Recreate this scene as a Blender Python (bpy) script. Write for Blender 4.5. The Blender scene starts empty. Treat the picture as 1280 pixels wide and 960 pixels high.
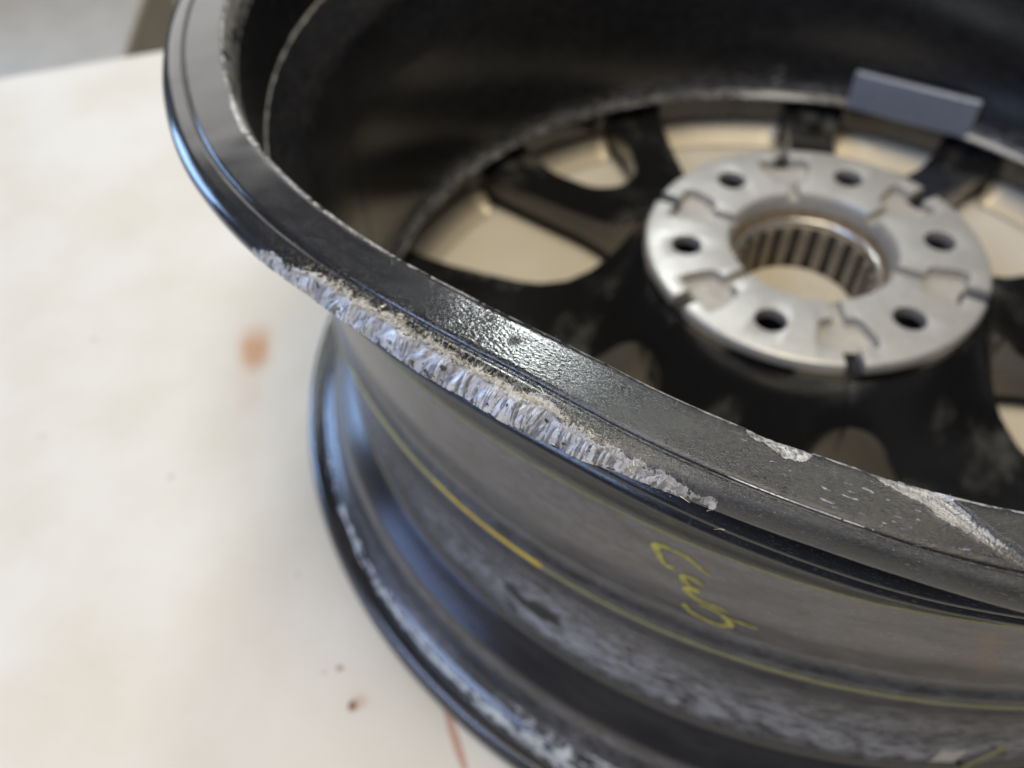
import bpy, bmesh, math, random
import numpy as np
from mathutils import Vector, Matrix

random.seed(7); RNG = np.random.default_rng(11)
C = bpy.context.scene.collection
SC = bpy.context.scene
ZO = 0.101                       # height of the hub face above the table top
PI = math.pi

# ------------------------------------------------------------------ camera
cam = bpy.data.cameras.new('camera'); co = bpy.data.objects.new('camera', cam); C.objects.link(co)
co.location = (-0.11223, -0.36935, 0.29109 + ZO)
co.rotation_euler = (0.71313, 0.03021, 0.13014)
cam.sensor_width = 36.0; cam.lens = 1000.03 / 1280 * 36.0
cam.clip_start = 0.01; cam.clip_end = 60
cam.dof.use_dof = True; cam.dof.focus_distance = 0.168; cam.dof.aperture_fstop = 9.0
SC.camera = co

# ------------------------------------------------------------------ world, lamps, exposure
w = bpy.data.worlds.new('World'); SC.world = w; w.use_nodes = True
bg = w.node_tree.nodes['Background']; bg.inputs[0].default_value = (0.80, 0.82, 0.86, 1); bg.inputs[1].default_value = 0.17
SC.view_settings.view_transform = 'Standard'; SC.view_settings.look = 'None'
SC.view_settings.exposure = 0.0; SC.view_settings.gamma = 1.0
SC.cycles.use_denoising = True
SC.cycles.max_bounces = 8; SC.cycles.caustics_reflective = False; SC.cycles.caustics_refractive = False
SC.cycles.sample_clamp_indirect = 4.0

def area_lamp(name, az, el, dist, sx, sy, power, col, target=(-0.1, -0.1, 0.1)):
    l = bpy.data.lights.new(name, 'AREA'); l.shape = 'RECTANGLE'; l.size = sx; l.size_y = sy
    l.energy = power; l.color = col
    o = bpy.data.objects.new(name, l); C.objects.link(o)
    a, e = math.radians(az), math.radians(el)
    p = Vector(target) + dist * Vector((math.cos(e) * math.cos(a), math.cos(e) * math.sin(a), math.sin(e)))
    o.location = p
    o.rotation_euler = (Vector(target) - p).to_track_quat('-Z', 'Y').to_euler()
    return o
area_lamp('window_light', 161, 11, 2.4, 0.75, 0.95, 24, (0.36, 0.58, 1.0))
area_lamp('low_window_light', -158, 3, 2.4, 1.3, 0.26, 6, (0.34, 0.50, 1.0))
area_lamp('high_window_light', -152, 44, 2.4, 1.2, 0.5, 20, (0.46, 0.62, 1.0))
area_lamp('doorway_light', 122, 22, 3.0, 1.7, 1.25, 12, (0.99, 0.97, 0.94))
area_lamp('ceiling_tube', 96, 48.5, 2.4, 0.28, 0.12, 13, (0.94, 1.0, 0.98))
area_lamp('ceiling_panel', -80, 82, 2.3, 1.2, 1.2, 42, (1.0, 0.89, 0.70))

# ------------------------------------------------------------------ helpers
def link(o, parent=None):
    C.objects.link(o)
    if parent: o.parent = parent
    return o
def mesh_obj(name, verts, faces, mats, parent=None, smooth=True, uv=None, attrs=None):
    me = bpy.data.meshes.new(name)
    verts = np.asarray(verts, dtype=np.float32); faces = np.asarray(faces, dtype=np.int32)
    n = faces.shape[1]
    me.vertices.add(len(verts)); me.vertices.foreach_set('co', verts.ravel())
    me.loops.add(faces.size); me.loops.foreach_set('vertex_index', faces.ravel())
    me.polygons.add(len(faces)); me.polygons.foreach_set('loop_start', np.arange(0, faces.size, n, dtype=np.int32))
    me.update(calc_edges=True)
    me.polygons.foreach_set('use_smooth', np.full(len(faces), smooth))
    if uv is not None:
        l = me.uv_layers.new(name='UVMap'); l.data.foreach_set('uv', np.asarray(uv, np.float32)[faces.ravel()].ravel())
    for k, v in (attrs or {}).items():
        a = me.attributes.new(k, 'FLOAT', 'POINT'); a.data.foreach_set('value', np.asarray(v, np.float32).ravel())
    for m in (mats if isinstance(mats, (list, tuple)) else [mats]): me.materials.append(m)
    me.validate()
    return link(bpy.data.objects.new(name, me), parent)
def bm_obj(name, bm, mats, parent=None, smooth=False):
    me = bpy.data.meshes.new(name); bm.normal_update(); bm.to_mesh(me); bm.free()
    for m in (mats if isinstance(mats, (list, tuple)) else [mats]): me.materials.append(m)
    if smooth:
        for p in me.polygons: p.use_smooth = True
    return link(bpy.data.objects.new(name, me), parent)
def empty(name, label, cat, loc=(0, 0, 0)):
    o = bpy.data.objects.new(name, None); C.objects.link(o); o.location = loc
    o['label'] = label; o['category'] = cat; o.empty_display_size = 0.05
    return o

def hash2(ix, iy, seed):
    h = (ix.astype(np.int64) * 374761393 + iy.astype(np.int64) * 668265263 + seed * 974711) & 0x7fffffff
    h = ((h ^ (h >> 13)) * 1274126177) & 0x7fffffff
    h = (h ^ (h >> 16)) & 0xffffff
    return h / float(0xffffff)
def vnoise(x, y, seed=0):
    ix = np.floor(x); iy = np.floor(y); fx = x - ix; fy = y - iy
    fx = fx * fx * (3 - 2 * fx); fy = fy * fy * (3 - 2 * fy)
    a = hash2(ix, iy, seed); b = hash2(ix + 1, iy, seed); c = hash2(ix, iy + 1, seed); d = hash2(ix + 1, iy + 1, seed)
    return (a * (1 - fx) + b * fx) * (1 - fy) + (c * (1 - fx) + d * fx) * fy
def fnoise(x, y, seed=0, oct=4, gain=.5):
    s = 0; a = 1; t = 0
    for i in range(oct):
        s = s + a * vnoise(x * 2 ** i, y * 2 ** i, seed + i * 17); t += a; a *= gain
    return s / t
def sstep(a, b, x):
    t = np.clip((x - a) / (b - a), 0, 1); return t * t * (3 - 2 * t)

# ------------------------------------------------------------------ materials
class NT:
    def __init__(s, name):
        s.m = bpy.data.materials.new(name); s.m.use_nodes = True; s.t = s.m.node_tree
        s.b = s.t.nodes['Principled BSDF']
    def n(s, typ, **kw):
        o = s.t.nodes.new(typ)
        for k, v in kw.items(): setattr(o, k, v)
        return o
    def l(s, a, b): s.t.links.new(a, b)
    def val(s, sock, v):
        if isinstance(v, (int, float)): sock.default_value = v
        elif isinstance(v, tuple): sock.default_value = v if len(v) == len(sock.default_value) else (*v, 1)
        else: s.l(v, sock)
    def math(s, op, a, b=0.0, c=None, clamp=False):
        o = s.n('ShaderNodeMath', operation=op); o.use_clamp = clamp
        s.val(o.inputs[0], a); s.val(o.inputs[1], b)
        if c is not None: s.val(o.inputs[2], c)
        return o.outputs[0]
    def attr(s, name): o = s.n('ShaderNodeAttribute', attribute_name=name); return o.outputs['Fac']
    def uv(s): return s.n('ShaderNodeUVMap', uv_map='UVMap').outputs[0]
    def obj(s): return s.n('ShaderNodeTexCoord').outputs['Object']
    def map(s, vec, scale=(1, 1, 1), rot=(0, 0, 0), loc=(0, 0, 0)):
        o = s.n('ShaderNodeMapping'); s.l(vec, o.inputs[0]); o.inputs['Scale'].default_value = scale
        o.inputs['Rotation'].default_value = rot; o.inputs['Location'].default_value = loc
        return o.outputs[0]
    def noise(s, vec, scale, detail=4, rough=.55, dist=0.0):
        o = s.n('ShaderNodeTexNoise'); s.l(vec, o.inputs['Vector']); o.inputs['Scale'].default_value = scale
        o.inputs['Detail'].default_value = detail; o.inputs['Roughness'].default_value = rough; o.inputs['Distortion'].default_value = dist
        return o.outputs[0]
    def ramp(s, v, a, b, lo=0.0, hi=1.0):
        o = s.n('ShaderNodeMapRange', interpolation_type='SMOOTHSTEP'); s.val(o.inputs[0], v)
        o.inputs[1].default_value = a; o.inputs[2].default_value = b; o.inputs[3].default_value = lo; o.inputs[4].default_value = hi
        return o.outputs[0]
    def mix(s, f, a, b):
        o = s.n('ShaderNodeMix', data_type='RGBA'); s.val(o.inputs[0], f); s.val(o.inputs[6], a); s.val(o.inputs[7], b)
        return o.outputs[2]
    def fmix(s, f, a, b):
        o = s.n('ShaderNodeMix', data_type='FLOAT'); s.val(o.inputs[0], f); s.val(o.inputs[2], a); s.val(o.inputs[3], b)
        return o.outputs[0]
    def bump(s, h, strength, dist, nrm=None):
        o = s.n('ShaderNodeBump'); o.inputs['Strength'].default_value = strength; o.inputs['Distance'].default_value = dist
        s.l(h, o.inputs['Height'])
        if nrm is not None: s.l(nrm, o.inputs['Normal'])
        return o.outputs[0]
    def set(s, **kw):
        nm = dict(base='Base Color', rough='Roughness', metal='Metallic', spec='Specular IOR Level', coat='Coat Weight', coatr='Coat Roughness', normal='Normal', ior='IOR')
        for k, v in kw.items(): s.val(s.b.inputs[nm[k]], v)
        return s.m

def flange_material():
    s = NT('scraped_black_paint'); uv = s.uv(); ob = s.obj()
    bare = s.attr('bare'); scuff = s.attr('scuff'); dirt = s.attr('dirt'); pebble = s.attr('pebble')
    streak = s.noise(s.map(uv, (620, 4200, 1), rot=(0, 0, .04)), 1.0, 4, .7)
    speck = s.noise(s.map(uv, (1500, 2600, 1)), 1.0, 3, .7)
    broad = s.noise(s.map(uv, (90, 260, 1)), 1.0, 5, .65)
    fine = s.noise(ob, 5200, 2, .6)
    # paint: black, with pale scratches and a grey film of dust
    film = s.math('MULTIPLY', s.ramp(s.noise(s.map(uv, (60, 110, 1)), 1.0, 2, .5), .2, .85), s.math('MULTIPLY', scuff, .60))
    scr = s.math('MULTIPLY', s.ramp(streak, .57, .65), s.math('MULTIPLY', s.ramp(broad, .40, .62), scuff), clamp=True)
    sp = s.math('MULTIPLY', s.ramp(speck, .66, .72), s.math('ADD', scuff, .22), clamp=True)
    marks = s.math('MAXIMUM', scr, sp)
    paint = s.mix(film, (.009, .009, .011), (.050, .051, .051))
    paint = s.mix(s.math('MULTIPLY', marks, .85), paint, (.40, .42, .44))
    paint = s.mix(s.math('MULTIPLY', dirt, s.ramp(speck, .35, .6)), paint, (.27, .235, .18))
    # bare aluminium: torn, ridged across the lip
    ridg = s.noise(s.map(uv, (2600, 230, 1), rot=(0, 0, .45)), 1.0, 6, .72, .6)
    pit = s.noise(s.map(uv, (1500, 420, 1), rot=(0, 0, .45)), 1.0, 5, .7)
    cell = s.attr('cell'); nor = s.attr('smear'); tone = s.attr('tone')
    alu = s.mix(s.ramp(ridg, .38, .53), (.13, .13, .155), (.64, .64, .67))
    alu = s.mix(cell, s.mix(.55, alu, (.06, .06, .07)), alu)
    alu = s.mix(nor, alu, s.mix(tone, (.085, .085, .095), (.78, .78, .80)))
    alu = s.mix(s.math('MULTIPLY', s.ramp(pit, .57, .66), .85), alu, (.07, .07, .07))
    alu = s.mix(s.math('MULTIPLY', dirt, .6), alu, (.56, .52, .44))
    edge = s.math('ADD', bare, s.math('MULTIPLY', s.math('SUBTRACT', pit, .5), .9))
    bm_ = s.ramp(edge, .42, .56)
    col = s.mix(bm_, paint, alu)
    rough = s.fmix(bm_, s.math('ADD', .13, s.math('ADD', s.math('MULTIPLY', film, .30), s.math('MULTIPLY', dirt, .4))), .36)
    metal = s.math('MULTIPLY', bm_, s.math('SUBTRACT', .55, s.math('MULTIPLY', dirt, .4)), clamp=True)
    peb = s.noise(s.map(uv, (760, 1400, 1), rot=(0, 0, .2)), 1.0, 1.5, .5)
    h1 = s.math('MULTIPLY', peb, s.math('ADD', s.math('MULTIPLY', pebble, 1.0), .05))
    nb = s.bump(h1, .6, .00022)
    h2 = s.math('ADD', s.math('MULTIPLY', s.fmix(nor, ridg, tone), bm_), s.math('MULTIPLY', marks, .35))
    h2 = s.math('ADD', h2, s.math('MULTIPLY', s.math('MULTIPLY', pit, bm_), .3))
    h2 = s.math('ADD', h2, s.math('MULTIPLY', s.math('MULTIPLY', streak, scuff), .35))
    nb = s.bump(h2, 1.0, .00045, nb)
    return s.set(base=col, rough=rough, metal=metal, spec=.85, normal=nb)

def barrel_material(name='dusty_black_barrel_paint', spec=.85, wn=3.2):
    s = NT(name); uv = s.uv(); ob = s.obj()
    frost = s.attr('frost'); white = s.attr('scuff_glint'); blot = s.attr('blot'); haze = s.attr('haze')
    n1 = s.noise(s.map(uv, (110, 300, 1)), 1.0, 8, .78, .8)
    n2 = s.noise(s.map(uv, (16, 55, 1)), 1.0, 4, .6)
    n3 = s.noise(s.map(uv, (300, 500, 1)), 1.0, 5, .75)
    fr = s.math('MULTIPLY', frost, s.math('MULTIPLY', s.ramp(n1, .40, .60), s.ramp(n2, .25, .6, .35, 1.0)), clamp=True)
    fr = s.math('MULTIPLY', fr, s.math('SUBTRACT', 1.0, blot), clamp=True)
    base = s.mix(s.math('MULTIPLY', haze, s.ramp(n2, .34, .62, .12, 1.0)), (.012, .012, .014), (.088, .072, .062))
    base = s.mix(s.math('MULTIPLY', fr, .9), base, (.40, .405, .44))
    wm = s.ramp(s.math('ADD', white, s.math('MULTIPLY', s.math('SUBTRACT', s.noise(s.map(uv, (130, 330, 1)), 1.0, 6, .75, .4), .5), wn)), .62, .78)
    base = s.mix(wm, base, (.60, .60, .58))
    base = s.mix(s.ramp(s.noise(s.map(uv, (28, 70, 1), loc=(3, 5, 0)), 1.0, 5, .6), .52, .70, 0, .6), base, (.012, .012, .013))
    grit = s.math('MULTIPLY', s.ramp(n3, .66, .71), s.math('ADD', frost, .08), clamp=True)
    base = s.mix(grit, base, (.36, .37, .40))
    base = s.mix(blot, base, (.008, .008, .01))
    rust = s.attr('ruststain')
    base = s.mix(s.math('MULTIPLY', rust, s.ramp(n1, .25, .6)), base, (.14, .075, .045))
    rough = s.math('ADD', .14, s.math('ADD', s.math('MULTIPLY', fr, .4), s.math('MULTIPLY', wm, .4)))
    rough = s.math('ADD', rough, s.math('MULTIPLY', haze, .07))
    nb = s.bump(s.math('ADD', n3, n1), .25, .0003)
    return s.set(base=base, rough=rough, spec=spec, normal=nb)

def gloss_black():
    s = NT('gloss_black_paint'); ob = s.obj()
    n = s.noise(ob, 60, 4, .6); n2 = s.noise(ob, 400, 3, .6)
    dust = s.ramp(s.noise(ob, 26, 5, .65), .50, .72, 0, .75)
    base = s.mix(dust, (.010, .010, .011), (.08, .078, .074))
    base = s.mix(s.ramp(n2, .68, .78, 0, .5), base, (.3, .3, .3))
    return s.set(base=base, rough=s.math('ADD', .13, s.math('MULTIPLY', dust, .5)), spec=.95)

def simple(name, col, rough, metal=0, spec=.5, nscale=300, namp=.25, bump=.15, bdist=.0004):
    s = NT(name); ob = s.obj(); n = s.noise(ob, nscale, 4, .6); n2 = s.noise(ob, nscale * .12, 3, .5)
    dark = tuple(c * (1 - namp) for c in col)
    base = s.mix(s.ramp(n, .3, .7), dark, col)
    base = s.mix(s.ramp(n2, .4, .75, 0, namp * 1.5), base, tuple(c * .6 for c in col))
    return s.set(base=base, rough=s.ramp(n2, .2, .8, rough * .85, rough * 1.15), metal=metal, spec=spec, normal=s.bump(n, bump, bdist))

M_flange = flange_material(); M_barrel = barrel_material(); M_inner = barrel_material('inner_wall_black_paint', .5, .9); M_gloss = gloss_black()
M_pad = simple('machined_cast_aluminium', (.57, .56, .54), .42, .50, .5, 240, .12)
M_pocket = simple('rough_cast_aluminium', (.50, .475, .44), .60, .35, .4, 500, .25, .5)
M_edge = simple('pale_window_edge', (.72, .64, .50), .42, .25, .5, 200, .06)
M_silver = simple('bright_steel_ring', (.72, .70, .67), .22, .9, .5, 300, .08)
M_rust = simple('rusty_bore_wall', (.42, .31, .20), .55, .35, .4, 250, .45)
M_cap = simple('tan_cap_plastic', (.60, .54, .43), .5, 0, .4, 200, .10)
M_clip = simple('grey_brown_clip_plastic', (.30, .26, .21), .45, .25, .4, 300, .3)
M_weight = simple('dull_lead_weight', (.36, .40, .50), .30, .35, .5, 180, .12)
M_yellow = simple('yellow_marker', (.66, .58, .13), .6, 0, .3, 420, .55)
M_yellow2 = simple('bright_yellow_marker', (.85, .58, .07), .55, 0, .3, 900, .2)
M_yellow3 = simple('worn_yellow_marker', (.34, .33, .14), .6, 0, .3, 1200, .30)
M_swarf = simple('torn_aluminium_swarf', (.74, .71, .62), .45, .25, .5, 1500, .25)
M_crumb = simple('cream_paint_crumbs', (.58, .54, .46), .65, .05, .4, 1500, .35)
M_tape = simple('grubby_white_tape', (.62, .58, .52), .6, 0, .4, 300, .25)
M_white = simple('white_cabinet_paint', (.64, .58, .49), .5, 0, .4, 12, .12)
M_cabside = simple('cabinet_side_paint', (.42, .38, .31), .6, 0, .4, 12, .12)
M_trim = simple('dark_brown_trim', (.16, .13, .10), .6, 0, .4, 40, .2)  # brown of the table legs and apron

def table_material():
    s = NT('painted_board'); ob = s.obj()
    sep = s.n('ShaderNodeSeparateXYZ'); s.l(ob, sep.inputs[0])
    n = s.noise(ob, 7, 5, .6); n2 = s.noise(ob, 45, 5, .65); n3 = s.noise(s.map(ob, (60, 6, 1), rot=(0, 0, .4)), 1.0, 3, .5)
    base = s.mix(s.ramp(n, .3, .7), (.735, .70, .635), (.665, .61, .505))
    base = s.mix(s.ramp(n2, .58, .8, 0, .35), base, (.60, .53, .44))
    base = s.mix(s.ramp(n3, .60, .85, 0, .25), base, (.66, .64, .62))
    n4 = s.noise(ob, 900, 2, .6); n5 = s.noise(s.map(ob, (25, 400, 1), rot=(0, 0, 1.1)), 1.0, 3, .6)
    base = s.mix(s.ramp(n4, .70, .76, 0, .30), base, (.42, .36, .29))
    base = s.mix(s.math('MULTIPLY', s.ramp(n5, .62, .70), s.ramp(n, .4, .6, 0, .3)), base, (.56, .53, .48))
    def spot(x, y, rx, ry, rot, col, amt, soft=.45, wob=.5):
        nonlocal base
        mp = s.n('ShaderNodeMapping', vector_type='TEXTURE'); s.l(ob, mp.inputs[0])
        mp.inputs['Location'].default_value = (x, y, 0); mp.inputs['Rotation'].default_value = (0, 0, rot); mp.inputs['Scale'].default_value = (rx, ry, 100)
        le = s.n('ShaderNodeVectorMath', operation='LENGTH'); s.l(mp.outputs[0], le.inputs[0])
        d = s.math('ADD', le.outputs['Value'], s.math('MULTIPLY', s.math('SUBTRACT', n2, .5), wob))
        f = s.ramp(d, 1.0, 1.0 - soft, 0, amt)
        base = s.mix(f, base, col)
    spot(-.347, -.024, .020, .038, .31, (.62, .42, .27), .60, .95)
    spot(-.347, -.021, .0135, .027, .31, (.52, .27, .13), .80, .75)
    spot(-.336, -.062, .012, .022, .1, (.68, .55, .47), .55, .8)
    spot(-.352, -.004, .018, .014, .1, (.66, .52, .42), .5, .8)
    spot(-.218, -.2465, .0030, .0034, .2, (.16, .055, .03), .95, .5, .35)
    spot(-.2155, -.2445, .0065, .0055, .5, (.45, .26, .16), .45, .8)
    spot(-.2292, -.2293, .0026, .0022, .2, (.28, .15, .09), .8, .6, .4)
    spot(-.2365, -.2325, .0016, .0014, .2, (.35, .25, .2), .5, .6)
    spot(-.1665, -.2545, .0030, .026, .50, (.46, .20, .12), .75, .55, .7)
    spot(-.4629, -.0238, .0032, .0026, .2, (.32, .30, .27), .6, .7)
    spot(-.362, -.1285, .0026, .0026, .2, (.36, .33, .3), .6, .7)
    spot(-.4563, -.1079, .0030, .0024, .2, (.35, .3, .26), .5, .7)
    spot(-.2661, -.1819, .002, .002, .2, (.35, .3, .26), .4, .7)
    nb = s.bump(n2, .08, .001)
    return s.set(base=base, rough=.45, spec=.45, normal=nb)
M_table = table_material()

def floor_material():
    s = NT('concrete_floor'); ob = s.obj(); n = s.noise(ob, 6, 6, .6)
    return s.set(base=s.mix(n, (.42, .38, .30), (.56, .51, .41)), rough=.7, spec=.3)
M_floor = floor_material()

# ------------------------------------------------------------------ setting
def box_bm(bm, c, s, rot=None):
    r = bmesh.ops.create_cube(bm, size=1.0, matrix=Matrix.Translation(c) @ (rot or Matrix()) @ Matrix.Diagonal((*s, 1)))
    return r['verts']
def bevel_all(bm, off, seg=2):
    bmesh.ops.bevel(bm, geom=list(bm.edges), offset=off, segments=seg, affect='EDGES', profile=.5)

# concrete floor
bm = bmesh.new(); box_bm(bm, (0, 0, -.80), (14, 14, .05))
fl = bm_obj('floor', bm, M_floor); fl['kind'] = 'structure'

# painted table board; its back edge runs through (-.734,.317) and (-.593,.383)
ta = math.atan2(.066, .141); du = Vector((math.cos(ta), math.sin(ta), 0)); dn = Vector((-math.sin(ta), math.cos(ta), 0))
edge_pt = Vector((-.66, .352, 0)); ctr = edge_pt + du * .62 - dn * .80
table = empty('table', 'cream painted board table with rust stains under the upturned black wheel', 'table', (ctr.x, ctr.y, -.775))
R = Matrix.Rotation(ta, 4, 'Z')
def tpart(name, c, s, m, bev=.003):
    bm = bmesh.new(); box_bm(bm, (0, 0, 0), s); bevel_all(bm, bev)
    o = bm_obj(name, bm, m, table)
    o.location = (R @ Vector((c[0], c[1], 0))) + Vector((0, 0, c[2] + .775)); o.rotation_euler = (0, 0, ta)
    return o
# board is modelled in world coordinates so that its stains stay where they are
bm = bmesh.new(); box_bm(bm, ctr + Vector((0, 0, -.012)), (2.5, 1.6, .024), R); bevel_all(bm, .003)
tb = bm_obj('table_top', bm, M_table, table); tb.matrix_parent_inverse = Matrix.Translation(-table.location)
for sx in (-1, 1):
    for sy in (-1, 1): tpart('leg', (sx * 1.12, sy * .68, -.40), (.07, .07, .749), M_trim)
tpart('apron', (0, .70, -.075), (2.2, .02, .10), M_trim)

# ------------------------------------------------------------------ the wheel
wheel = empty('truck_wheel', 'black alloy truck wheel lying face down, its upper flange scraped to bare metal', 'wheel', (0, 0, 0))
def bend(th):      # inward dent of the upper flange (degrees -> metres)
    xs = np.array([-180, -150, -145, -142, -137, -132, -129, -125.5, -122.4, -119, -116, -112.4, -106.7, -102.2, -98.4, -95, 180.])
    ys = np.array([0, 0, 0, .9, 2.5, 4.8, 6.0, 7.6, 8.6, 9.0, 8.9, 7.1, 4.2, 2.2, .3, 0, 0])
    f = np.interp(th, xs, ys); 
    k = np.linspace(-2.2, 2.2, 9); f = sum(np.interp(th + d, xs, ys) for d in k) / 9
    return f * .001
def dens(profile, step):
    out = [profile[0]]
    for a, b in zip(profile[:-1], profile[1:]):
        d = math.dist(a[:2], b[:2]); st = step if not callable(step) else step((a[0] + b[0]) / 2, (a[1] + b[1]) / 2)
        n = max(1, int(round(d / st)))
        for i in range(1, n + 1): out.append((a[0] + (b[0] - a[0]) * i / n, a[1] + (b[1] - a[1]) * i / n))
    return np.array(out)
def rounded(pts, rad, seg=4):   # fillet each inner corner of an open profile
    out = [pts[0]]
    for i in range(1, len(pts) - 1):
        a, b, c = Vector(pts[i - 1][:2]), Vector(pts[i][:2]), Vector(pts[i + 1][:2])
        r = pts[i][2] if len(pts[i]) > 2 else rad
        r = min(r, (a - b).length * .45, (c - b).length * .45)
        p0 = b + (a - b).normalized() * r; p1 = b + (c - b).normalized() * r
        for k in range(seg + 1):
            t = k / seg; q = (1 - t) ** 2 * p0 + 2 * t * (1 - t) * b + t * t * p1
            out.append((q.x, q.y))
    out.append(pts[-1][:2]); return [tuple(o[:2]) for o in out]
def grid_faces(nt, ns, closed=True, flip=False):
    i = np.arange(nt if closed else nt - 1)[:, None]; j = np.arange(ns - 1)[None]
    i2 = (i + 1) % nt
    f = np.stack([i * ns + j, i2 * ns + j, i2 * ns + j + 1, i * ns + j + 1], -1).reshape(-1, 4)
    return f[:, ::-1] if flip else f
def thetas(spans):
    out = []
    for a, b, st in spans: out.append(np.arange(a, b, st))
    return np.concatenate(out)

# --- upper flange (inner flange of the wheel, facing up), z relative to hub face
fl_prof = [(.2733, .1180), (.2738, .1240), (.2746, .1340), (.2752, .1500), (.2768, .1552), (.2785, .1558), (.2898, .1556), (.2905, .1552, .0002), (.2908, .1546, .0002), (.2913, .1546, .0002), (.2916, .1551, .0002), (.2923, .1553),
           (.2960, .1549), (.2984, .1536), (.2996, .1515), (.2995, .1492), (.2978, .1478), (.2945, .1470), (.2880, .1462), (.2825, .1440), (.2800, .1400), (.2792, .1345),
           (.2786, .1310), (.2765, .1290), (.2768, .1276), (.2800, .1262), (.2822, .1246), (.2818, .1228), (.2785, .1214), (.2776, .1200), (.2796, .1188), (.2806, .1172), (.2790, .1152), (.2732, .1048), (.2690, .0985), (.2668, .0930)]
fl_prof = rounded(fl_prof, .0012, 3)
P = dens(fl_prof, lambda r, z: .00018 if (z > .154 and .2895 < r < .2925) else .00035 if (z > .1465 and r > .2745) else .0009)
TH = thetas([(-180, -154, .35), (-154, -136.5, .12), (-136.5, -107, .031), (-107, -94, .045), (-94, -88, .12), (-88, -60, .5), (-60, 180, 1.0)])
nt, ns = len(TH), len(P)
T = np.repeat(TH[:, None], ns, 1); r0 = np.repeat(P[None, :, 0], nt, 0); z0 = np.repeat(P[None, :, 1], nt, 0)
sl = np.concatenate([[0], np.cumsum(np.hypot(*np.diff(P, axis=0).T))])
S = np.repeat(sl[None], nt, 0); U = np.radians(T) * .29
near = sstep(-88, -92, T)
# lip ground to a bevel
ux = np.array([-140, -135.6, -135.2, -134, -131.8, -130, -128, -125, -122, -118.3, -115.3, -113.6, -112.2, -110.6, -109.4, -108.2, -107.4, -107, -100])
uy = np.array([300.5, 300.5, 299.3, 298.1, 297.6, 296.0, 295.2, 295.4, 294.9, 295.8, 295.0, 295.9, 297.0, 298.3, 298.7, 298.9, 299.3, 300.6, 300.6]) * .001
up = np.interp(T, ux, uy) + .0004 + (fnoise(U * 190, T * 0 + 3, 5, 5, .6) - .5) * .0032
zlow = .1479 + .0020 * (fnoise(U * 300, T * 0, 9, 4) - .5) * 2
on_lip = (r0 > up) & (z0 > zlow) & (S > sl[np.argmax(P[:, 0] > .290)])
d_in = np.clip((r0 - up) / .0012, 0, 1)
wdt = np.clip((.2999 - up) / .007, 0, 1)
lipmask = on_lip.astype(float) * np.where(wdt > .02, 1, 0)
tb_ = np.clip((.1553 - z0) / .0075, 0, 1)
i_up = S * 0
# chord coordinate along arc length
s_up = np.interp(up, P[(sl > .02) & (P[:, 1] > .1514), 0], sl[(sl > .02) & (P[:, 1] > .1514)])
s_lo = sl[np.argmin(np.abs(P[:, 0] - .2985) + 5 * np.abs(P[:, 1] - .1482) + (sl < .02))]
q = np.clip((S - s_up) / np.maximum(s_lo - s_up, 1e-6), 0, 1)
zu = np.interp(up, [.288, .296, .2984, .2996], [.1555, .1549, .1536, .1515])
rc = up + (.2988 - up) * q; zc = zu + (.1480 - zu) * q
rc = rc + .0009 * np.sin(q * PI) * 0.6; 
cut = lipmask * wdt ** .3
ridge = fnoise(U * 2600 + q * 1.3, q * 3, 21, 3, .6) - .5
chunk = fnoise(U * 480 + q * 2.2, q * 1.1, 33, 4, .6) - .5
step_ = np.floor(fnoise(U * 260 + q * 1.8, q * .9, 41, 3) * 8) / 8 - .5
nrm_d = (chunk * .0005 + step_ * .0024)
sl_a = np.clip(vnoise(U * 90, q * 1.5, 44) * 2 - .5, 0, 1); slant = np.floor(vnoise(U * 210 + 7, q * .4, 45) * 5) / 5
stri = fnoise(U * 1900 + q * (1.0 + 7 * slant), q * .7 + slant * 9, 29, 2, .6)
nrm_d = nrm_d + (stri - .5) * .00035 + 0 * (fnoise(U * 1100 + q * (1.5 + 4 * sl_a), q * 1.2, 23, 3, .6) - .5) * .0006
r1 = r0 * (1 - cut) + (rc + nrm_d * .7) * cut; z1 = z0 * (1 - cut) + (zc + nrm_d * .7) * cut
hole = sstep(.70, .76, fnoise(U * 420, q * 3.5, 47, 3, .55))
bare = lipmask * sstep(-135.6, -134.8, T) * sstep(-107.1, -107.5, T) * (1 - hole * .9)
# dirt and torn cream edge just above the bevel
dz = up - r0
above = (S > sl[np.argmax(P[:, 0] > .282)]) & (z0 > .1500)
wb = np.interp(T, [-137, -131, -129, -127, -124, -121, -117, -113, -109, -106.5], [.2, 1.2, 2.6, 2.8, 2.9, 2.0, 2.4, 2.3, 1.3, .2]) * .001
wbn = wb * (.45 + 1.1 * fnoise(U * 350, T * 0 + 8, 55, 4, .6))
torn = above * sstep(wbn, wbn * .5, dz) * sstep(-.0016, -.0004, dz) * sstep(-137, -134, T) * sstep(-106, -108.5, T)
tn = fnoise(U * 1300, S * 1500, 61, 4, .65)
tn2 = fnoise(U * 420, S * 380, 63, 3, .5)
bare = np.maximum(bare, torn * sstep(.46, .56, tn * .6 + tn2 * .45 - .02 + .10 * sstep(.002, 0, dz)) * .95)
dirt = np.clip(torn * sstep(.42, .52, tn) + lipmask * sstep(.34, .05, q + (tn - .5) * .6) * .7, 0, 1)
z1 = z1 + torn * (tn - .45) * .0007 * sstep(-.0002, .0006, dz)
dirt = np.maximum(dirt, .5 * above * sstep(.0085, .002, dz) * sstep(-136, -128, T) * sstep(-106, -110, T) * sstep(.50, .60, fnoise(U * 1500, S * 1800, 71, 5, .7)))
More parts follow.
